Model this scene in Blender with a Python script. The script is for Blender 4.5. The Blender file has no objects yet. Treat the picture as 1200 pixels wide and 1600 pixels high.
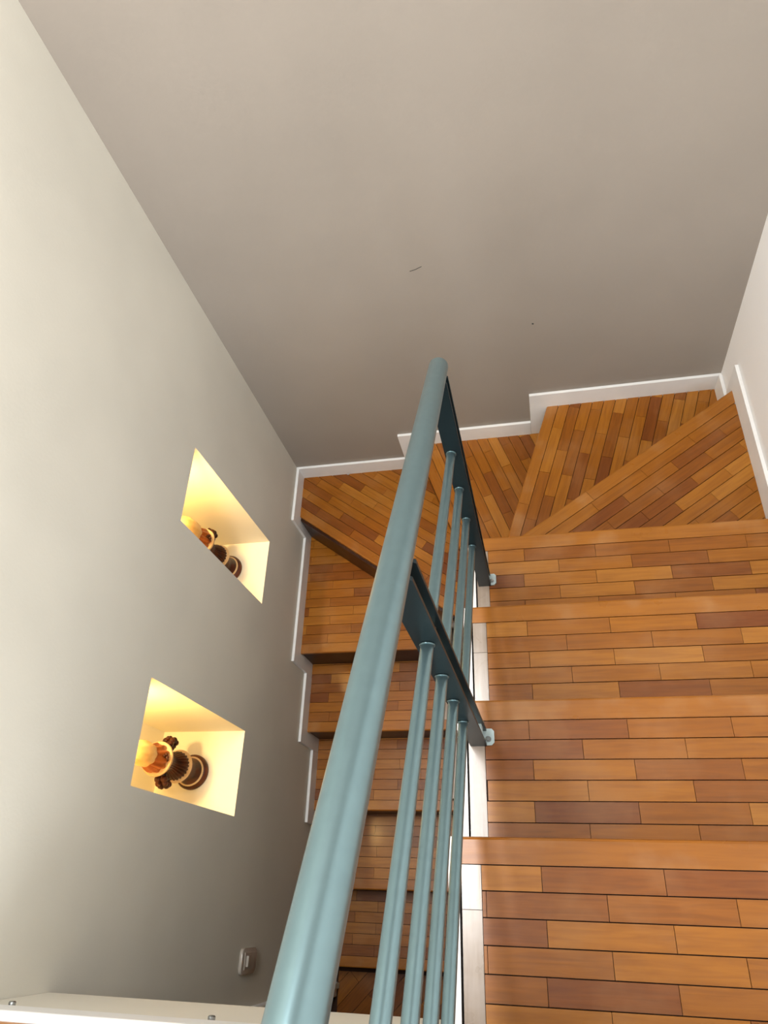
import bpy, bmesh, math, random
from mathutils import Vector, Matrix
random.seed(7)
S = bpy.context.scene
COL = S.collection
# ------------------------------------------------------------------ camera
cam_d = bpy.data.cameras.new('camera'); cam = bpy.data.objects.new('camera', cam_d); COL.objects.link(cam)
cam.matrix_world = Matrix(((0.97603375, 0.07781852, 0.20322992, 1.0085),
                           (0.03222333, 0.87190389, -0.48861567, -1.7055),
                           (-0.21522031, 0.48345413, 0.84850004, 1.3832), (0, 0, 0, 1)))
cam_d.sensor_fit = 'HORIZONTAL'; cam_d.sensor_width = 36; cam_d.lens = 1100.3 * 36 / 1200
cam_d.clip_start = 0.02
S.camera = cam
# ------------------------------------------------------------------ world, light, exposure
w = bpy.data.worlds.new('daylight'); S.world = w; w.use_nodes = True
w.node_tree.nodes['Background'].inputs[0].default_value = (0.80, 0.90, 1.0, 1)
w.node_tree.nodes['Background'].inputs[1].default_value = 1.0

def area_light(name, loc, target, sx, sy, power, color):
    d = bpy.data.lights.new(name, 'AREA'); d.shape = 'RECTANGLE'; d.size = sx; d.size_y = sy
    d.energy = power; d.color = color
    o = bpy.data.objects.new(name, d); COL.objects.link(o); o.location = loc
    o.rotation_euler = (Vector(target) - Vector(loc)).to_track_quat('-Z', 'Y').to_euler()
    return o

# daylight through the skylight over the landing and the tall landing window, both behind the viewer
area_light('skylight_daylight', (0.46, -1.10, 2.335), (0.46, -1.10, 0), 0.34, 1.45, 50, (1.0, 0.99, 0.965))
area_light('window_daylight', (0.75, -3.95, 1.3), (0.75, 0, 0.6), 1.4, 1.5, 52, (0.92, 0.96, 1.0))
vs = S.view_settings
vs.view_transform = 'Standard'; vs.look = 'None'; vs.gamma = 1.0; vs.use_curve_mapping = False
vs.exposure = 0.12

# ------------------------------------------------------------------ dimensions (metres)
H = 0.17
W = 1.713
XE, XB = 0.876, 0.840            # start of the planks / left end of the right flight
Y0, G = -1.5908, 0.2863          # right flight: far edge of the top tread, going
YL1, GL = -0.7833, 0.2876        # left flight
XL = 0.63                        # right end of the left flight
TB = 0.012                       # skirting thickness
ZF = -13 * H                     # lower floor
ZLAND = 0.19                     # landing
YF = -1.887                      # landing edge over the left flight

# ------------------------------------------------------------------ materials
def nt(name):
    m = bpy.data.materials.new(name); m.use_nodes = True
    t = m.node_tree; b = t.nodes['Principled BSDF']
    return m, t, b
def N(t, k, **kw):
    n = t.nodes.new(k)
    for a, v in kw.items(): setattr(n, a, v)
    return n
def ramp(t, stops):
    r = N(t, 'ShaderNodeValToRGB'); e = r.color_ramp.elements
    e[0].position, e[0].color = stops[0][0], (*stops[0][1], 1)
    e[1].position, e[1].color = stops[-1][0], (*stops[-1][1], 1)
    for p, c in stops[1:-1]:
        x = e.new(p); x.color = (*c, 1)
    return r
def mix(t, a, b, fac, blend='MIX'):
    n = N(t, 'ShaderNodeMix', data_type='RGBA', blend_type=blend)
    for sock, v in ((n.inputs[6], a), (n.inputs[7], b), (n.inputs[0], fac)):
        if hasattr(v, 'links') or isinstance(v, bpy.types.NodeSocket): t.links.new(v, sock)
        elif isinstance(v, (int, float)): sock.default_value = v
        else: sock.default_value = (*v, 1)
    return n.outputs[2]

def wood(name, stops, rough=0.3, grain=0.35, wear_sheen=0.22, coat=0.15, spec=0.3, worn_sheen_col=(0.42, 0.22, 0.09)):
    m, t, b = nt(name)
    oi = N(t, 'ShaderNodeObjectInfo'); tc = N(t, 'ShaderNodeTexCoord')
    add = N(t, 'ShaderNodeVectorMath', operation='ADD'); sc = N(t, 'ShaderNodeVectorMath', operation='SCALE')
    cmb = N(t, 'ShaderNodeCombineXYZ')
    for i in range(3): t.links.new(oi.outputs['Random'], cmb.inputs[i])
    t.links.new(cmb.outputs[0], sc.inputs[0]); sc.inputs['Scale'].default_value = 37.0
    t.links.new(tc.outputs['Object'], add.inputs[0]); t.links.new(sc.outputs[0], add.inputs[1])
    mp = N(t, 'ShaderNodeMapping'); mp.inputs['Scale'].default_value = (5, 70, 20)
    t.links.new(add.outputs[0], mp.inputs[0])
    n1 = N(t, 'ShaderNodeTexNoise'); n1.inputs['Scale'].default_value = 1.6; n1.inputs['Detail'].default_value = 5
    n1.inputs['Distortion'].default_value = 0.7
    t.links.new(mp.outputs[0], n1.inputs['Vector'])
    cr = ramp(t, stops); t.links.new(oi.outputs['Random'], cr.inputs[0])
    gr = ramp(t, [(0.32, (0.52, 0.42, 0.34)), (0.62, (1.0, 1.0, 1.0))]); t.links.new(n1.outputs['Fac'], gr.inputs[0])
    c = mix(t, cr.outputs[0], gr.outputs[0], grain, 'MULTIPLY')
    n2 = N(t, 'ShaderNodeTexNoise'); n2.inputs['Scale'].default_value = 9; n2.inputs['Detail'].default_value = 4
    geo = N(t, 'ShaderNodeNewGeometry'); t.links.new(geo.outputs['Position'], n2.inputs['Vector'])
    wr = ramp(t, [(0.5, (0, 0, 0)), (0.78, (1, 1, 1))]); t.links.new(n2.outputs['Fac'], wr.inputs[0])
    wm = N(t, 'ShaderNodeMath', operation='MULTIPLY'); wm.inputs[1].default_value = wear_sheen
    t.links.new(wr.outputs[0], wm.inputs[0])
    c = mix(t, c, worn_sheen_col, wm.outputs[0])  # pale noise patches: mild wear plus whitish tread sheen put into the colour
    t.links.new(c, b.inputs['Base Color'])
    rr = N(t, 'ShaderNodeMapRange'); rr.inputs[3].default_value = rough - 0.08; rr.inputs[4].default_value = rough + 0.2
    t.links.new(n2.outputs['Fac'], rr.inputs[0]); t.links.new(rr.outputs[0], b.inputs['Roughness'])
    bp = N(t, 'ShaderNodeBump'); bp.inputs['Strength'].default_value = 0.12; bp.inputs['Distance'].default_value = 0.002
    t.links.new(n1.outputs['Fac'], bp.inputs['Height']); t.links.new(bp.outputs[0], b.inputs['Normal'])
    b.inputs['Coat Weight'].default_value = coat; b.inputs['Coat Roughness'].default_value = 0.16
    b.inputs['Specular IOR Level'].default_value = spec
    return m

OAK = [(0.0, (0.17, 0.045, 0.005)), (0.06, (0.19, 0.052, 0.005)), (0.4, (0.27, 0.086, 0.005)), (0.8, (0.33, 0.114, 0.007)), (1.0, (0.38, 0.148, 0.018))]
M_OAK = wood('oak_parquet', OAK, grain=0.5)
M_NOSE = wood('oak_nosing', [(0, (0.28, 0.094, 0.009)), (1, (0.34, 0.124, 0.014))], rough=0.26, wear_sheen=0.3, worn_sheen_col=(0.48, 0.29, 0.15))
M_END = wood('worn_sheen_pale_oak', [(0, (0.23, 0.165, 0.115)), (1, (0.36, 0.29, 0.235))], rough=0.22, grain=0.35, wear_sheen=0.5, coat=0.4, spec=0.5, worn_sheen_col=(0.46, 0.41, 0.40))  # edge boards: pale worn oak, with overhead glare also put into the colour
M_RISER = wood('dark_riser_oak', [(0, (0.026, 0.008, 0.003)), (1, (0.034, 0.010, 0.0035))], wear_sheen=0.05)
M_SUB = wood('tread_subfloor', [(0, (0.035, 0.014, 0.006)), (1, (0.05, 0.02, 0.008))], rough=0.7, wear_sheen=0, coat=0)

def paint(name, col, rough=0.75, mottled=0.05, bump=0.08, scale=2.2, tint=None):
    m, t, b = nt(name)
    tc = N(t, 'ShaderNodeTexCoord')
    n = N(t, 'ShaderNodeTexNoise'); n.inputs['Scale'].default_value = scale; n.inputs['Detail'].default_value = 3
    t.links.new(tc.outputs['Object'], n.inputs['Vector'])
    tint = tint or tuple(x * (1 - 2.2 * mottled) for x in col)
    r = ramp(t, [(0.35, tint), (0.65, col)]); t.links.new(n.outputs['Fac'], r.inputs[0])
    t.links.new(r.outputs[0], b.inputs['Base Color']); b.inputs['Roughness'].default_value = rough
    f = N(t, 'ShaderNodeTexNoise'); f.inputs['Scale'].default_value = 130; f.inputs['Detail'].default_value = 3
    t.links.new(tc.outputs['Object'], f.inputs['Vector'])
    bp = N(t, 'ShaderNodeBump'); bp.inputs['Strength'].default_value = bump; bp.inputs['Distance'].default_value = 0.003
    t.links.new(f.outputs['Fac'], bp.inputs['Height']); t.links.new(bp.outputs[0], b.inputs['Normal'])
    return m
M_LEFT = paint('cream_wall_paint', (0.69, 0.665, 0.585), mottled=0.04)
M_BACK = paint('taupe_wall_paint', (0.315, 0.273, 0.232), mottled=0.03)
M_RIGHT = paint('white_wall_paint', (0.93, 0.925, 0.92), mottled=0.01)
M_CEIL = paint('ceiling_paint', (0.85, 0.84, 0.82), mottled=0.01)
M_NICHE = paint('niche_paint', (0.86, 0.81, 0.66), mottled=0.01)
M_TRIM = paint('white_gloss_trim', (0.84, 0.84, 0.83), rough=0.35, mottled=0.03, bump=0.02, scale=9)
M_FASCIA = paint('cream_fascia_paint', (0.72, 0.69, 0.60), rough=0.5, mottled=0.02)
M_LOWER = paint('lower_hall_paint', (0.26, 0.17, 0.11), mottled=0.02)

def metal(name, col, rough, metallic=0.0, coat=0.0, spec=0.5):
    m, t, b = nt(name)
    tc = N(t, 'ShaderNodeTexCoord'); n = N(t, 'ShaderNodeTexNoise'); n.inputs['Scale'].default_value = 60
    t.links.new(tc.outputs['Object'], n.inputs['Vector'])
    r = ramp(t, [(0.3, tuple(x * 0.94 for x in col)), (0.7, col)]); t.links.new(n.outputs['Fac'], r.inputs[0])
    t.links.new(r.outputs[0], b.inputs['Base Color'])
    b.inputs['Roughness'].default_value = rough; b.inputs['Metallic'].default_value = metallic
    b.inputs['Coat Weight'].default_value = coat; b.inputs['Coat Roughness'].default_value = 0.25
    b.inputs['Specular IOR Level'].default_value = spec
    return m
M_RAIL = metal('blue_grey_metallic_paint', (0.165, 0.255, 0.28), 0.30, 0.75, 0.1)
M_POST = metal('dark_blue_grey_paint', (0.009, 0.017, 0.020), 0.36, 0.0, 0.0, 0.22)
M_FOOT = metal('pale_blue_grey_paint', (0.52, 0.64, 0.66), 0.35, 0.2, 0.2)
M_BOLT = metal('steel_bolt', (0.42, 0.44, 0.45), 0.25, 1.0)
M_PLATE = metal('switch_plastic', (0.42, 0.38, 0.33), 0.2, 0.0, 0.3)
M_GLASS = metal('window_frame_paint', (0.85, 0.85, 0.84), 0.4)

def carved(name, c0, c1, rough=0.35, scale=30):
    m, t, b = nt(name)
    tc = N(t, 'ShaderNodeTexCoord'); n = N(t, 'ShaderNodeTexNoise'); n.inputs['Scale'].default_value = scale; n.inputs['Detail'].default_value = 4
    t.links.new(tc.outputs['Object'], n.inputs['Vector'])
    r = ramp(t, [(0.35, c0), (0.65, c1)]); t.links.new(n.outputs['Fac'], r.inputs[0])
    t.links.new(r.outputs[0], b.inputs['Base Color']); b.inputs['Roughness'].default_value = rough
    b.inputs['Coat Weight'].default_value = 0.05; b.inputs['Specular IOR Level'].default_value = 0.3
    return m
M_DARKW = carved('dark_carved_wood', (0.024, 0.005, 0.0015), (0.10, 0.022, 0.006))
M_ORANGEW = carved('orange_carved_wood', (0.28, 0.06, 0.010), (0.50, 0.15, 0.03))
M_CREAMW = carved('pale_rim_wood', (0.62, 0.42, 0.22), (0.74, 0.55, 0.33))
M_TOPW = carved('honey_finial_wood', (0.62, 0.38, 0.14), (0.74, 0.50, 0.22))

# ------------------------------------------------------------------ mesh helpers
def link(name, bm, mat, parent=None, smooth=False, loc=None):
    me = bpy.data.meshes.new(name)
    bmesh.ops.recalc_face_normals(bm, faces=bm.faces[:])
    bm.to_mesh(me); bm.free()
    if mat: me.materials.append(mat)
    if smooth:
        for p in me.polygons: p.use_smooth = True
    o = bpy.data.objects.new(name, me); COL.objects.link(o)
    if parent: o.parent = parent
    if loc: o.location = loc
    return o
def thing(name, label, cat, loc=(0, 0, 0), group=None):
    o = bpy.data.objects.new(name, None); COL.objects.link(o); o.location = loc; o.empty_display_size = 0.05
    o['label'] = label; o['category'] = cat
    if group: o['group'] = group
    return o
def struct(o, label=None):
    o['kind'] = 'structure'
    if label: o['label'] = label
    return o
def box(bm, x0, x1, y0, y1, z0, z1, bev=0.0):
    vs_ = [bm.verts.new((x, y, z)) for z in (z0, z1) for x, y in ((x0, y0), (x1, y0), (x1, y1), (x0, y1))]
    fs = [bm.faces.new([vs_[i] for i in q]) for q in ((3, 2, 1, 0), (4, 5, 6, 7), (0, 1, 5, 4), (1, 2, 6, 5), (2, 3, 7, 6), (3, 0, 4, 7))]
    if bev:
        es = {e for f in fs for e in f.edges}
        bmesh.ops.bevel(bm, geom=list(es), offset=bev, segments=2, profile=0.5, affect='EDGES')
    return bm
def BX(*a, **k): return box(bmesh.new(), *a, **k)
def prism(pts, axis, a0, a1, bm=None):
    """polygon pts in the two other axes, extruded along axis (0 x, 1 y, 2 z)"""
    bm = bm or bmesh.new()
    def v3(p, a):
        return {0: (a, p[0], p[1]), 1: (p[0], a, p[1]), 2: (p[0], p[1], a)}[axis]
    A = [bm.verts.new(v3(p, a0)) for p in pts]; B = [bm.verts.new(v3(p, a1)) for p in pts]
    bm.faces.new(A); bm.faces.new(B[::-1])
    n = len(pts)
    for i in range(n): bm.faces.new((A[i], A[(i + 1) % n], B[(i + 1) % n], B[i]))
    return bm
def tube(p0, p1, r, seg=24, bm=None, bev=0.0):
    bm = bm or bmesh.new()
    p0, p1 = Vector(p0), Vector(p1); d = (p1 - p0).normalized()
    q = d.to_track_quat('Z', 'Y')
    rings = []
    L = (p1 - p0).length
    prof = [(0, r - bev), (bev, r), (L - bev, r), (L, r - bev)] if bev else [(0, r), (L, r)]
    for h, rr in prof:
        rings.append([bm.verts.new(p0 + q @ Vector((rr * math.cos(a), rr * math.sin(a), h))) for a in [2 * math.pi * i / seg for i in range(seg)]])
    for A, B in zip(rings, rings[1:]):
        for i in range(seg): bm.faces.new((A[i], A[(i + 1) % seg], B[(i + 1) % seg], B[i]))
    bm.faces.new(rings[0][::-1]); bm.faces.new(rings[-1])
    return bm
def lathe(prof, seg=40, flutes=0, depth=0.0, bm=None, wave=None):
    bm = bm or bmesh.new(); rings = []
    for r, z in prof:
        ring = []
        for i in range(seg):
            a = 2 * math.pi * i / seg
            rr = max(r, 0.0004)
            if flutes: rr *= 1 - depth * (0.5 - 0.5 * math.cos(flutes * a + (wave or 0) * z))
            ring.append(bm.verts.new((rr * math.cos(a), rr * math.sin(a), z)))
        rings.append(ring)
    for A, B in zip(rings, rings[1:]):
        for i in range(seg): bm.faces.new((A[i], A[(i + 1) % seg], B[(i + 1) % seg], B[i]))
    bm.faces.new(rings[0][::-1]); bm.faces.new(rings[-1])
    return bm
def autosmooth(o, ang=40):
    me = o.data
    for p in me.polygons: p.use_smooth = True
    me.set_sharp_from_angle(angle=math.radians(ang))
    return o
def clip(poly, a, b, c):
    """keep the side a*x+b*y >= c of a polygon"""
    out = []
    for i in range(len(poly)):
        P, Q = poly[i], poly[(i + 1) % len(poly)]
        dp, dq = a * P[0] + b * P[1] - c, a * Q[0] + b * Q[1] - c
        if dp >= 0: out.append(P)
        if (dp >= 0) != (dq >= 0):
            s = dp / (dp - dq); out.append((P[0] + s * (Q[0] - P[0]), P[1] + s * (Q[1] - P[1])))
    return out
def parea(p): return 0.5 * sum(p[i][0] * p[(i + 1) % len(p)][1] - p[(i + 1) % len(p)][0] * p[i][1] for i in range(len(p)))

RG, EG, TH = 0.0019, 0.0010, 0.008       # row gap, end gap, plank thickness
MESHES = {}
def parquet(parent, poly, O, U, z, roww=0.040, L=0.2, first=None, mat=None, nose=True, phase=0.0, rows=40, nomat=None, name='plank', jit=0.007):
    """planks laid along U from the nosing line through O, rows marching to the left of U, cut to the convex polygon"""
    mat = mat or M_OAK
    U = Vector(U).normalized(); V = Vector((-U.y, U.x)); ang = math.atan2(U.y, U.x)
    loc = [((x - O[0]) * U.x + (y - O[1]) * U.y, (x - O[0]) * V.x + (y - O[1]) * V.y) for x, y in poly]
    if parea(loc) < 0: loc = loc[::-1]
    umin, umax = min(p[0] for p in loc), max(p[0] for p in loc); vmax = max(p[1] for p in loc); v = min(0.0, min(p[1] for p in loc))
    k = 0
    while v < vmax and k < rows:
        wd = (first if (k == 0 and first) else roww)
        isn = nose and k == 0
        LL = 0.62 if isn else L
        u = umin - ((k * 0.5 + phase) % 1.0) * LL + (0 if isn else random.uniform(-jit, jit))
        if isn: u = umin - 0.001
        while u < umax:
            u1 = u + LL
            if isn and umax - u1 < 0.25: u1 = umax + 0.001
            a, b_ = (u + EG / 2, u1 - EG / 2)
            if a < umin + EG: a = umin
            c0, c1 = v + RG / 2, v + wd - RG / 2
            if isn: c0 = v
            q = clip(clip(clip(clip(loc, 1, 0, a), -1, 0, -b_), 0, 1, c0), 0, -1, -c1)
            # drop duplicate points
            qq = [p for i, p in enumerate(q) if math.dist(p, q[i - 1]) > 1e-5]
            if len(qq) >= 3 and abs(parea(qq)) > 1.5e-4:
                cx = sum(p[0] for p in qq) / len(qq); cy = sum(p[1] for p in qq) / len(qq)
                th = 0.012 if isn else TH
                key = (isn,) + tuple((round(p[0] - cx, 4), round(p[1] - cy, 4)) for p in qq)
                me = MESHES.get((key, mat.name))
                if me is None:
                    bm = bmesh.new(); prism([(p[0] - cx, p[1] - cy) for p in qq], 2, -th, 0.0, bm)
                    if isn:
                        es = [e for e in bm.edges if all(abs(vv.co.z) < 1e-6 for vv in e.verts) and all(vv.co.y + cy < 0.001 for vv in e.verts)]
                        if es: bmesh.ops.bevel(bm, geom=es, offset=0.005, segments=2, profile=0.5, affect='EDGES')
                    bmesh.ops.recalc_face_normals(bm, faces=bm.faces[:])
                    me = bpy.data.meshes.new(name); bm.to_mesh(me); bm.free()
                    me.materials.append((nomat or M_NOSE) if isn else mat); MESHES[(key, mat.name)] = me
                o = bpy.data.objects.new(name, me); COL.objects.link(o); o.parent = parent
                wp = Vector(O) + U * cx + V * cy
                o.location = (wp.x, wp.y, z + random.uniform(-0.0004, 0.0004) - (0 if isn else 0.0003)); o.rotation_euler = (0, 0, ang)
            u = u1
        v += wd; k += 1

def shrink_back(poly, O, U, d):
    V = (-U[1], U[0]); n = math.hypot(*U); V = (V[0] / n, V[1] / n)
    return clip(poly, V[0], V[1], V[0] * O[0] + V[1] * O[1] + d)

# ------------------------------------------------------------------ room shell
ZT = 2.35
def grid_wall(name, mat, ybr, zbr, holes, gone):
    """wall_left: front faces on x = 0, niches sunk to x = -0.30, outer shell at x = -0.45"""
    bm = bmesh.new(); cache = {}
    def V(x, y, z):
        k = (round(x, 4), round(y, 4), round(z, 4))
        if k not in cache: cache[k] = bm.verts.new(k)
        return cache[k]
    def F(*a): bm.faces.new([V(*p) for p in a])
    ny, nz = len(ybr) - 1, len(zbr) - 1
    solid = {(i, j) for i in range(ny) for j in range(nz) if (i, j) not in gone}
    for i, j in solid:
        y0, y1, z0, z1 = ybr[i], ybr[i + 1], zbr[j], zbr[j + 1]
        if (i, j) not in holes: F((0, y0, z0), (0, y1, z0), (0, y1, z1), (0, y0, z1))
        F((-0.45, y0, z0), (-0.45, y0, z1), (-0.45, y1, z1), (-0.45, y1, z0))
        for di, dj, a, b in ((-1, 0, (y0, z0), (y0, z1)), (1, 0, (y1, z1), (y1, z0)), (0, -1, (y1, z0), (y0, z0)), (0, 1, (y0, z1), (y1, z1))):
            if (i + di, j + dj) not in solid:
                F((0, *a), (0, *b), (-0.45, *b), (-0.45, *a))
    return link(name, bm, mat)
n1 = (-0.7322, -0.4715, -0.920, -0.262); n2 = (-1.4674, -1.1985, -0.912, -0.270)
ybr = [-4.0, -2.0, n2[0], n2[1], n1[0], n1[1], 0.0]
zbr = [ZF - 0.1, n1[2], n2[2], n2[3], n1[3], -0.12, ZT]
wl = grid_wall('wall_left', M_LEFT, ybr, zbr,
               {(2, 2), (4, 1), (4, 2), (4, 3)}, {(0, j) for j in range(5)})
struct(wl, 'cream painted stairwell wall with two lit square niches')
D = 0.30
def niche(n, name):
    y0, y1, z0, z1 = n
    bm = bmesh.new()
    A = [bm.verts.new((0, y, z)) for y, z in ((y0, z0), (y1, z0), (y1, z1), (y0, z1))]
    B = [bm.verts.new((-D, y, z)) for y, z in ((y0, z0), (y1, z0), (y1, z1), (y0, z1))]
    for i in range(4): bm.faces.new((A[i], B[i], B[(i + 1) % 4], A[(i + 1) % 4]))
    bm.faces.new(B)
    o = link(name, bm, M_NICHE, wl)
    return o
niche(n1, 'niche'); niche(n2, 'niche')
wb = struct(link('wall_back', BX(-0.45, W + 0.2, 0, 0.2, ZF - 0.1, ZT), M_BACK), 'taupe painted wall at the turn of the stair')
wr = struct(link('wall_right', BX(W, W + 0.2, -4.0, 0, ZF - 0.1, ZT), M_RIGHT), 'bright white wall beside the upper flight')
# wall behind the viewer with the tall landing window
bm = bmesh.new()
box(bm, -0.45, 0.02, -4.2, -4.0, ZF - 0.1, ZT); box(bm, 1.48, W + 0.2, -4.2, -4.0, ZF - 0.1, ZT)
box(bm, 0.02, 1.48, -4.2, -4.0, ZF - 0.1, 0.5); box(bm, 0.02, 1.48, -4.2, -4.0, 2.1, ZT)
struct(link('wall_front', bm, M_RIGHT), 'white wall behind the landing with a tall window')
wf = struct(link('window_1', BX(0.02, 1.48, -4.16, -4.10, 0.5, 0.55, bev=0.004), M_GLASS), 'white framed landing window')
for nm, a in (('window_frame', (0.02, 0.07, -4.16, -4.10, 0.55, 2.1)), ('window_frame', (1.43, 1.48, -4.16, -4.10, 0.55, 2.1)),
              ('window_frame', (0.07, 1.43, -4.16, -4.10, 2.05, 2.1)), ('mullion', (0.73, 0.77, -4.15, -4.11, 0.55, 2.05))):
    link(nm, BX(*a, bev=0.004), M_GLASS, wf)
# ceiling with a skylight opening
bm = bmesh.new()
sx0, sx1, sy0, sy1 = 0.28, 0.64, -1.85, -0.35
box(bm, -0.45, sx0, -4.2, 0.2, ZT, ZT + 0.15); box(bm, sx1, W + 0.2, -4.2, 0.2, ZT, ZT + 0.15)
box(bm, sx0, sx1, -4.2, sy0, ZT, ZT + 0.15); box(bm, sx0, sx1, sy1, 0.2, ZT, ZT + 0.15)
struct(link('ceiling', bm, M_CEIL), 'white ceiling high above the stairwell')
# lower hall
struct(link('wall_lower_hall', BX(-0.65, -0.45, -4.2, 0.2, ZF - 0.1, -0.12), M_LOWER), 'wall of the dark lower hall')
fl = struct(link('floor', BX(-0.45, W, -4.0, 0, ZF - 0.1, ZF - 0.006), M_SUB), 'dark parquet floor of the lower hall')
parquet(fl, [(0.02, -2.75), (0.72, -2.75), (0.72, -1.96), (0.02, -1.96)], (-0.3, -3.3), (1, 1), ZF, roww=0.06, L=0.3, nose=False, mat=M_OAK)
# landing slab, its edge trim and its first planks
slab = struct(link('floor_landing', prism([(0.0, -4.0), (W, -4.0), (W, Y0 - G), (XB, Y0 - G), (XB, YF + 0.0), (0.0, YF)][::1], 2, -0.12, ZLAND - 0.008), M_SUB), 'wood floored landing above the left flight')
# cream fascia and white edge strip
fas = struct(link('trim_1', BX(0.001, XB - 0.03, YF, YF + 0.012, -0.12, 0.118, bev=0.002), M_FASCIA), 'cream fascia board along the landing edge')
link('edge_strip', BX(0.001, XB - 0.03, YF - 0.002, YF + 0.018, 0.118, ZLAND - 0.012, bev=0.004), M_TRIM, fas)
for x in (0.088, 0.452, 0.70):
    link('screw_head', tube((x, YF + 0.011, 0.106), (x, YF + 0.022, 0.106), 0.006, 14, bev=0.0015), M_BOLT, fas)
parquet(slab, [(0.0, -2.3), (XB, -2.3), (XB, YF + 0.004), (0.0, YF + 0.004)], (XB, YF + 0.004), (-1, 0), ZLAND, first=0.046)
# lower door casing where the left wall ends below the landing
cs = struct(link('trim_2', BX(-0.02, 0.016, -2.055, -2.0, ZF, -0.12, bev=0.003), M_TRIM), 'door casing at the lower end of the left wall')
link('casing_bead', BX(0.016, 0.026, -2.025, -2.003, ZF, -0.12, bev=0.003), M_LEFT, cs)

# ------------------------------------------------------------------ staircase
st = thing('staircase', 'quarter-turn parquet staircase with winders and pale edge boards winding down the well', 'staircase', (0, 0, 0))
X1 = W - TB
def tread(poly, z, O, U, subpoly=None):
    sub = shrink_back(subpoly or poly, O, U, 0.022)
    return link('tread', prism(sub, 2, z - 0.045, z - TH), M_SUB, st)
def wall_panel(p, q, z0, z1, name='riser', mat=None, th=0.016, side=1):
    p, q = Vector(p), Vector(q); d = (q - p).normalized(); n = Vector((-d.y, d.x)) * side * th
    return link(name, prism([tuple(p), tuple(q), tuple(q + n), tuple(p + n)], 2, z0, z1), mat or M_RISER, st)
# straight treads of the right flight (edge away from the viewer)
for i in range(4):
    yn = Y0 + G * i; z = -H * i; yb = yn - G - (0.0 if i else 0.0)
    x0 = XB
    full = [(x0, yb), (X1, yb), (X1, yn), (x0, yn)]
    t = tread(full, z, (X1, yn), (-1, 0))
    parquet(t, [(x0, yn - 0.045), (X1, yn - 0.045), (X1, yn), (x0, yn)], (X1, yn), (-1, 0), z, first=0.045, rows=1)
    body = [(XE, yb), (X1, yb), (X1, yn - 0.045), (XE, yn - 0.045)]
    parquet(t, body, (X1, yn - 0.045), (-1, 0), z, nose=False, phase=0.375, roww=0.0402)
    parquet(t, [(XB, yb), (XE - 0.001, yb), (XE - 0.001, yn - 0.0455), (XB, yn - 0.0455)], (XE - 0.001, yn - 0.045), (0, -1), z,
            nose=False, roww=0.05, L=(0.045, 0.23, 0.13, 0.3)[i] if i else 0.26, mat=M_END, phase=(0.75, 0.0, 0.4, 0.1)[i])
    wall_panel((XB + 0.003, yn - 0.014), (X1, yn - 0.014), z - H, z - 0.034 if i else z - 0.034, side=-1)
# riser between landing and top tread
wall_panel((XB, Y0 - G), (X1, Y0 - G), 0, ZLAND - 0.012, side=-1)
# winders
y3 = Y0 + 3 * G
C1 = (0.893, -0.700); B1 = (X1, -0.152)
C2 = (0.880, -0.690); B2 = (1.100, -TB)
C3 = (0.800, -0.692); B3 = (0.557, -TB)
C4 = (0.690, -0.712); B4 = (TB, -0.214)
def ln(p, q): return (q[0] - p[0], q[1] - p[1])
z = -4 * H
P1 = [(C1[0], y3 - 0.035), (X1, y3 - 0.035), B1, C1]
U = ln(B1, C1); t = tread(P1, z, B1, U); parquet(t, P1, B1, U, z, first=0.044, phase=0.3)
wall_panel(Vector(C1) + Vector((0.006, -0.010)), Vector(B1) + Vector((0, -0.014)), z - H, z - 0.034, side=-1)
z = -5 * H
P2 = [C2, (C1[0] + 0.02, C1[1] + 0.003), (X1, B1[1] - 0.012), (X1, -TB), B2]
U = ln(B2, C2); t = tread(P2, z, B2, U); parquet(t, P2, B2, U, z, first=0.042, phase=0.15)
wall_panel(Vector(C2) + Vector((0.014, 0)), Vector(B2) + Vector((0.014, 0)), z - H, z - 0.034, side=-1)
z = -6 * H
P3 = [C3, (C2[0] + 0.012, C2[1]), (B2[0] + 0.012, -TB), B3]
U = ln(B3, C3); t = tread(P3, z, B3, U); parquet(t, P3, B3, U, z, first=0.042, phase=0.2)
wall_panel(Vector(C3) + Vector((0.006, 0)), Vector(B3) + Vector((0.006, 0)), z - H, z - 0.0125, side=-1)
z = -7 * H
P4 = [C4, (C3[0] + 0.012, C3[1]), (B3[0] + 0.012, -TB), (TB, -TB), B4]
U = ln(B4, C4); t = tread(P4, z, B4, U); parquet(t, P4, B4, U, z, first=0.042, phase=0.6)
wall_panel(Vector(C4) + Vector((0, 0.006)), Vector(B4) + Vector((0, 0.006)), z - H, z - 0.0125, side=1)
# closing panel of the well under the winders
wall_panel((0.66, -0.700), (XB, -0.700), -10 * H, -7 * H - 0.05, 'well_panel', M_TRIM, side=1)
wall_panel((XB, -0.716), (0.9, -0.716), -8 * H, -4 * H - 0.05, 'well_panel', M_TRIM, side=1)
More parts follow.
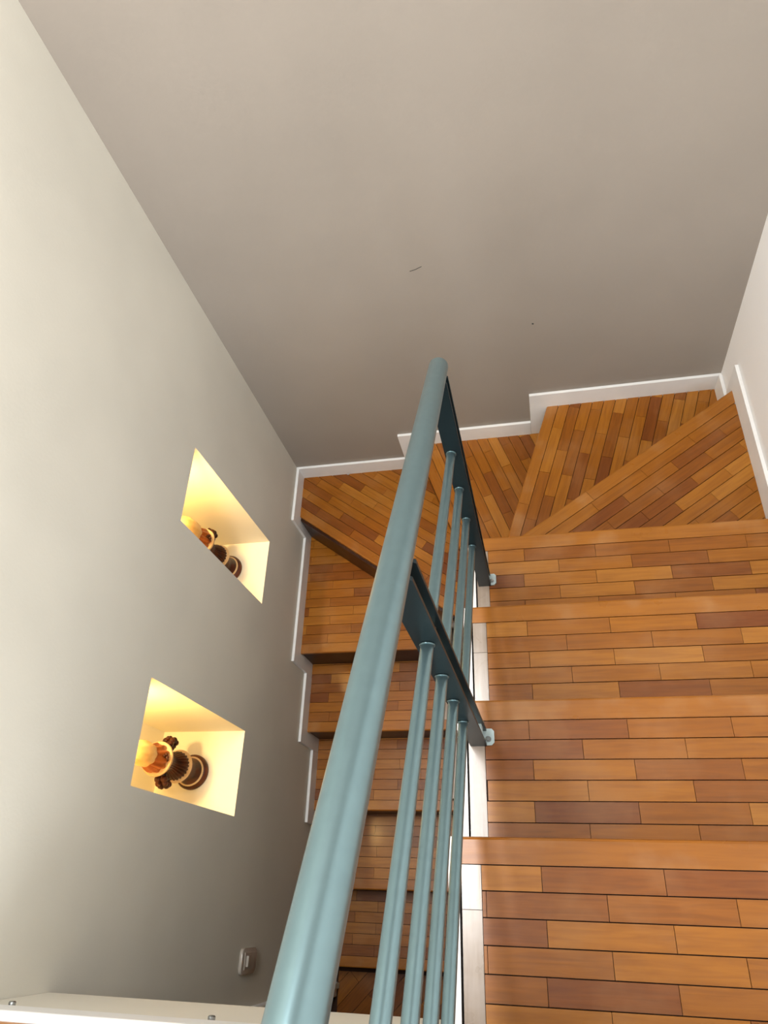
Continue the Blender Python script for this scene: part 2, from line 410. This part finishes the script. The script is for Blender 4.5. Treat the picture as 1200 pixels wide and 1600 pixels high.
# straight treads of the left flight (edge towards the viewer)
for i in range(1, 6):
    yn = YL1 - GL * (i - 1); z = -H * (7 + i); yb = yn + GL
    if i == 1:
        full = [(TB, yn), (XL, yn), (XL, -0.630), (TB, -0.18)]
    else:
        full = [(TB, yn), (XL, yn), (XL, yb + 0.012), (TB, yb + 0.012)]
    t = tread(full, z, (TB, yn), (1, 0))
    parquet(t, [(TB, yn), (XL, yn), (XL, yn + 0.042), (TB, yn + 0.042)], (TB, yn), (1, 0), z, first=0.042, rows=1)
    xe = XL - 0.04
    body = clip(clip(full, -1, 0, -xe), 0, 1, yn + 0.042)
    parquet(t, body, (TB, yn + 0.042), (1, 0), z, nose=False, phase=0.3 + 0.13 * i, roww=0.041)
    endp = clip(clip(full, 1, 0, xe + 0.001), 0, 1, yn + 0.0425)
    parquet(t, endp, (xe + 0.001, yn + 0.042), (0, 1), z, nose=False, roww=0.05, L=0.3, mat=M_END)  if False else \
    parquet(t, endp, (XL, yn + 0.042), (0, 1), z, nose=False, roww=0.05, L=0.3, mat=M_END)
    wall_panel((TB, yn + 0.005), (XL, yn + 0.005), z - H, z - 0.0125, side=1)
# white cut stringers on both sides of the well and plastered soffits
def stringer(steps, x0, x1, mat, drop, name, y_end, z_end):
    pts = []
    for (ya, yb_, z_) in steps: pts += [(ya, z_), (yb_, z_)]
    bot = [(pts[-1][0], pts[-1][1] - drop), (pts[0][0], pts[0][1] - drop)]
    return link(name, prism(pts + bot, 0, x0, x1), mat, st)
stringer([(Y0 + G * (i - 1), Y0 + G * i, -H * i - 0.006) for i in range(4)], 0.817, 0.836, M_TRIM, 0.30, 'stringer', 0, 0)
stringer([(YL1 - GL * (i - 1) + GL - 0.001, YL1 - GL * (i - 1), -H * (7 + i) - 0.006) for i in range(1, 6)], XL + 0.001, XL + 0.02, M_TRIM, 0.30, 'stringer', 0, 0)
def soffit(y0_, z0_, y1_, z1_, xa, xb):
    return link('soffit', prism([(y0_, z0_), (y1_, z1_), (y1_, z1_ - 0.03), (y0_, z0_ - 0.03)], 0, xa, xb), M_TRIM, st)
soffit(Y0 - G, -0.24, y3, -3 * H - 0.24, XB, X1)
soffit(YL1, -8 * H - 0.24, YL1 - 3.2 * GL, -11.2 * H - 0.24, TB, XL)

# ------------------------------------------------------------------ stepped skirting boards
bl = struct(thing('baseboard_left', '', '', (0, 0, 0))); del bl['category']; bl['label'] = 'white stepped skirting along the left wall'
def skirt_left(ya, yb_, ztop, zbot): link('skirting_board', BX(0.0005, TB, ya, yb_, zbot, ztop, bev=0.0012), M_TRIM, bl)
SK = 0.073
prev = -TB - 0.0005
for i, yn in [(0, B4[1])] + [(i, YL1 - GL * (i - 1)) for i in range(1, 6)]:
    zt = -H * (7 + i); ya = yn - 0.055
    if i == 5: ya = -1.999
    skirt_left(ya + 0.0006, prev, zt + SK, zt - H + (0.0 if i < 5 else 0.003)); prev = ya
bb = struct(thing('baseboard_back', '', '', (0, 0, 0))); del bb['category']; bb['label'] = 'white stepped skirting along the back wall'
for xa, xb, zt in ((0.0005, 0.495, -7 * H), (0.4956, 1.036, -6 * H), (1.0366, W - 0.0005, -5 * H)):
    link('skirting_board', BX(xa, xb, -TB, -0.0005, zt - H * (1 if xa > 0.1 else 0.3), zt + SK + 0.003, bev=0.0012), M_TRIM, bb)
br = struct(thing('baseboard_right', '', '', (0, 0, 0))); del br['category']; br['label'] = 'white stepped skirting along the right wall'
for ya, yb_, zt in ((-0.113, -TB - 0.0005, -5 * H), (y3 + 0.056, -0.1136, -4 * H), (Y0 + 2 * G + 0.055, y3 + 0.0554, -3 * H), (Y0 + G + 0.055, Y0 + 2 * G + 0.0544, -2 * H), (Y0 + 0.055, Y0 + G + 0.0544, -H), (Y0 - G + 0.05, Y0 + 0.0544, 0)):
    link('skirting_board', BX(X1, W - 0.0005, ya, yb_, zt - 0.06, zt + SK + 0.01, bev=0.0012), M_TRIM, br)

# ------------------------------------------------------------------ railing
rl = thing('stair_railing', 'blue-grey metal railing of round handrail, four slim bars and flat posts beside the upper flight', 'railing', (0.857, -1.4, -H))
inv = Matrix.Translation((-0.857, 1.4, H))
def rp(name, bm, mat, parent=None, smooth=False, ang=40):
    bmesh.ops.transform(bm, matrix=inv, verts=bm.verts[:])
    o = link(name, bm, mat, parent or rl)
    if smooth: autosmooth(o, ang)
    return o
SL = -0.5875
hx = 0.8635
rz = lambda y: 0.7251 + SL * (y + 1.4)
rp('handrail', tube((hx - 0.001, -1.99, rz(-1.99)), (hx + 0.001, -0.838, rz(-0.838)), 0.0178, 40, bev=0.003), M_RAIL, smooth=True)
yp1, yp2 = -1.402, -0.889
bars = [((0.862, 0.498), (0.858, 0.182)), ((0.860, 0.352), (0.857, 0.039)), ((0.858, 0.207), (0.856, -0.103)), ((0.856, 0.055), (0.854, -0.249))]
for (a, b) in bars:
    s = (b[1] - a[1]) / (yp2 - yp1); sx = (b[0] - a[0]) / (yp2 - yp1)
    f = lambda y: (a[0] + sx * (y - yp1) if y > -1.95 else a[0] + sx * (-1.95 - yp1), y, a[1] + s * (y - yp1))
    o = rp('bar', tube(f(-1.925), f(yp2 + 0.030), 0.0089, 24, bev=0.001), M_RAIL, smooth=True)
    for yp in (yp1, yp2):
        bm = bmesh.new(); c = Vector(f(yp - 0.0015)); n = 24
        d = Vector((0, 1, 0))
        seg = 8; R, r = 0.0094, 0.0013
        vv = [[bm.verts.new(c + Vector(((R + r * math.cos(v)) * math.cos(u), r * math.sin(v), (R + r * math.cos(v)) * math.sin(u) * 1.15))) for v in [2 * math.pi * j / seg for j in range(seg)]] for u in [2 * math.pi * i / n for i in range(n)]]
        for i in range(n):
            for j in range(seg): bm.faces.new((vv[i][j], vv[(i + 1) % n][j], vv[(i + 1) % n][(j + 1) % seg], vv[i][(j + 1) % seg]))
        rp('weld_collar', bm, M_RAIL, o, smooth=True, ang=80)
for yp, zb in ((yp1, -H), (yp2, -3 * H), (-1.915, ZLAND)):
    zt = rz(yp) - 0.016
    xa, xb = 0.845, 0.880
    def plate(y0_, y1_, zt_):
        c = 0.006
        return prism([(xa, zb), (xb, zb), (xb, zt_ - c), (xb - c, zt_), (xa + c, zt_), (xa, zt_ - c)], 1, y0_, y1_)
    po = rp('post', plate(yp, yp + 0.005, zt), M_POST)
    rp('back_plate', plate(yp + 0.030, yp + 0.035, zt - 0.020), M_POST, po)
    rp('spacer', BX(xa + 0.004, xb - 0.004, yp + 0.005, yp + 0.030, zb + 0.045, zb + 0.075), M_FOOT, po)
    rp('foot_plate', prism([(0.868, yp + 0.001), (0.890, yp + 0.001), (0.896, yp + 0.007), (0.896, yp + 0.030), (0.891, yp + 0.035), (0.868, yp + 0.035)], 2, zb + 0.0005, zb + 0.006), M_FOOT, po)
    bm = tube((0.8835, yp + 0.013, zb + 0.006), (0.8835, yp + 0.013, zb + 0.0075), 0.0062, 20)
    tube((0.8835, yp + 0.013, zb + 0.0075), (0.8835, yp + 0.013, zb + 0.011), 0.0042, 6, bm, bev=0.0006)
    rp('bolt', bm, M_BOLT, po)

# ------------------------------------------------------------------ carved urns in the niches
def urn(yc, zb, label, xc=-0.167):
    r = thing('carved_urn', label, 'urn', (xc, yc, zb), 'carved urns in the lit wall niches')
    def p(name, bm, mat, parent=r, ang=50): return autosmooth(link(name, bm, mat, parent), ang)
    p('foot', lathe([(0.052, 0.0), (0.056, 0.003), (0.056, 0.012), (0.050, 0.019), (0.044, 0.021), (0.040, 0.034), (0.033, 0.044), (0.029, 0.058), (0.031, 0.074), (0.040, 0.088), (0.046, 0.104), (0.046, 0.110)]), M_DARKW)
    p('foot_ring', lathe([(0.0425, 0.0205), (0.0465, 0.0205), (0.0475, 0.0235), (0.0455, 0.0265), (0.0415, 0.0265)]), M_CREAMW)
    p('body_rim', lathe([(0.044, 0.110), (0.050, 0.111), (0.052, 0.115), (0.050, 0.119), (0.044, 0.120)]), M_CREAMW)
    p('shoulder', lathe([(0.044, 0.1195), (0.0455, 0.124), (0.043, 0.136), (0.037, 0.150), (0.029, 0.162), (0.025, 0.172), (0.025, 0.192), (0.031, 0.206), (0.041, 0.224), (0.046, 0.238), (0.046, 0.241)], 120, 24, 0.10), M_DARKW, ang=70)
    p('bowl_rim', lathe([(0.043, 0.240), (0.0500, 0.241), (0.0525, 0.246), (0.0505, 0.251), (0.043, 0.2515)]), M_CREAMW)
    p('draped_cover', lathe([(0.043, 0.251), (0.0445, 0.258), (0.0445, 0.270), (0.041, 0.284), (0.037, 0.296), (0.034, 0.304), (0.034, 0.310)], 96, 11, 0.16, wave=55), M_ORANGEW, ang=70)
    p('finial', lathe([(0.0335, 0.309), (0.037, 0.320), (0.0375, 0.345), (0.034, 0.372), (0.026, 0.394), (0.013, 0.408), (0.0, 0.412)], 72, 9, 0.07, wave=40), M_TOPW, ang=70)
    for s in (-1, 1):
        bm = bmesh.new()
        blobs = [(0.034, 0.196, 0.013), (0.046, 0.204, 0.0115), (0.056, 0.196, 0.011), (0.060, 0.182, 0.010), (0.055, 0.170, 0.010), (0.047, 0.163, 0.009), (0.062, 0.204, 0.007), (0.066, 0.190, 0.006), (0.040, 0.176, 0.011)]
        for k, (y, zz, rr) in enumerate(blobs):
            for dx in (-0.010, 0.010) if k in (1, 2, 3, 4) else (0.0,):
                bmesh.ops.create_icosphere(bm, subdivisions=2, radius=rr, matrix=Matrix.Translation((dx, s * (y * 1.12 + 0.001), zz)))
        hd = p('handle', bm, M_DARKW, ang=80)
        bm = bmesh.new()
        bmesh.ops.create_icosphere(bm, subdivisions=2, radius=0.006, matrix=Matrix.Translation((0.006, s * 0.066, 0.165)))
        p('handle_bead', bm, M_CREAMW, hd, ang=80)
    bm = bmesh.new()
    for dx, dy, dz, rr in ((0.0435, 0.0, 0.268, 0.0065), (0.042, 0.008, 0.273, 0.005), (0.042, -0.007, 0.263, 0.005), (0.040, 0.003, 0.280, 0.0045)):
        bmesh.ops.create_icosphere(bm, subdivisions=2, radius=rr, matrix=Matrix.Translation((dx, dy, dz)))
    p('knot', bm, M_DARKW, ang=80)
    return r
urn((n2[0] + n2[1]) / 2, n2[2] + 0.0005, 'dark carved wooden urn with pale rims fully in view inside the nearer niche')
urn((n1[0] + n1[1]) / 2 + 0.018, n1[2] + 0.0005, 'dark carved wooden urn half hidden in the farther niche near the stair corner', -0.155)
# small warm downlights recessed in the niche tops
def downlight(n, label, power):
    yc = (n[0] + n[1]) / 2; z = n[3] - 0.0062
    t = thing('niche_downlight', label, 'light', (-0.15, yc + 0.03, z), 'warm downlights in the niche tops')
    autosmooth(link('trim_ring', lathe([(0.018, 0.0), (0.026, 0.0), (0.028, -0.003), (0.026, -0.006), (0.018, -0.005)]), M_FOOT, t))
    m, tt, b = nt('downlight_lens'); b.inputs['Emission Color'].default_value = (1, 0.72, 0.36, 1); b.inputs['Emission Strength'].default_value = 12
    link('lens', tube((0, 0, -0.0035), (0, 0, -0.001), 0.0178, 24), m, t)
    d = bpy.data.lights.new('niche_lamp', 'AREA'); d.shape = 'DISK'; d.size = 0.034; d.energy = power; d.color = (1.0, 0.63, 0.22)
    o = bpy.data.objects.new('niche_lamp', d); COL.objects.link(o); o.parent = t; o.location = (0, 0, -0.008)
downlight(n2, 'warm recessed downlight above the nearer urn', 2.9)
downlight(n1, 'warm recessed downlight above the farther urn', 2.4)

# ------------------------------------------------------------------ light switch low on the left wall
sw = thing('light_switch', 'small rounded light switch on the left wall beside the lower steps', 'switch', (0.0, -1.872, -1.150))
rr_ = [(cy_ + 0.016 * math.cos(math.radians(a_)), cz_ + 0.016 * math.sin(math.radians(a_)))
       for cy_, cz_, a0_ in ((0.020, 0.046, 0), (-0.020, 0.046, 90), (-0.020, -0.046, 180), (0.020, -0.046, 270)) for a_ in range(a0_, a0_ + 91, 18)]
bm = prism(rr_, 0, 0.0005, 0.010)
es = [e for e in bm.edges if all(v.co.x > 0.009 for v in e.verts)]
bmesh.ops.bevel(bm, geom=es, offset=0.004, segments=3, profile=0.5, affect='EDGES')
autosmooth(link('plate', bm, M_PLATE, sw), 35)
link('rocker', prism([(0.010, -0.020), (0.018, 0.026), (0.010, 0.030)], 1, -0.015, 0.015), M_PLATE, sw)
link('inner_frame', BX(0.009, 0.0115, -0.024, 0.024, -0.040, 0.040, bev=0.001), M_PLATE, sw)

# ------------------------------------------------------------------ scuffs on the back and left wall
def scuff(pts, wd, parent, plane):
    bm = bmesh.new()
    for a, b in zip(pts, pts[1:]):
        a, b = Vector(a), Vector(b); d = (b - a).normalized(); n = Vector((-d.y, d.x)) * wd
        q = [a + n, b + n, b - n, a - n]
        if plane == 'back': prism([tuple(v) for v in q], 1, -0.0006, 0.0, bm)
        else: prism([tuple(v) for v in q], 0, 0.0, 0.0006, bm)
    return link('scuff', bm, M_POST, parent)
scuff([(0.703, -0.113), (0.722, -0.109), (0.742, -0.101)], 0.0007, wb, 'back')
scuff([(1.063, -0.409), (1.065, -0.405)], 0.003, wb, 'back')
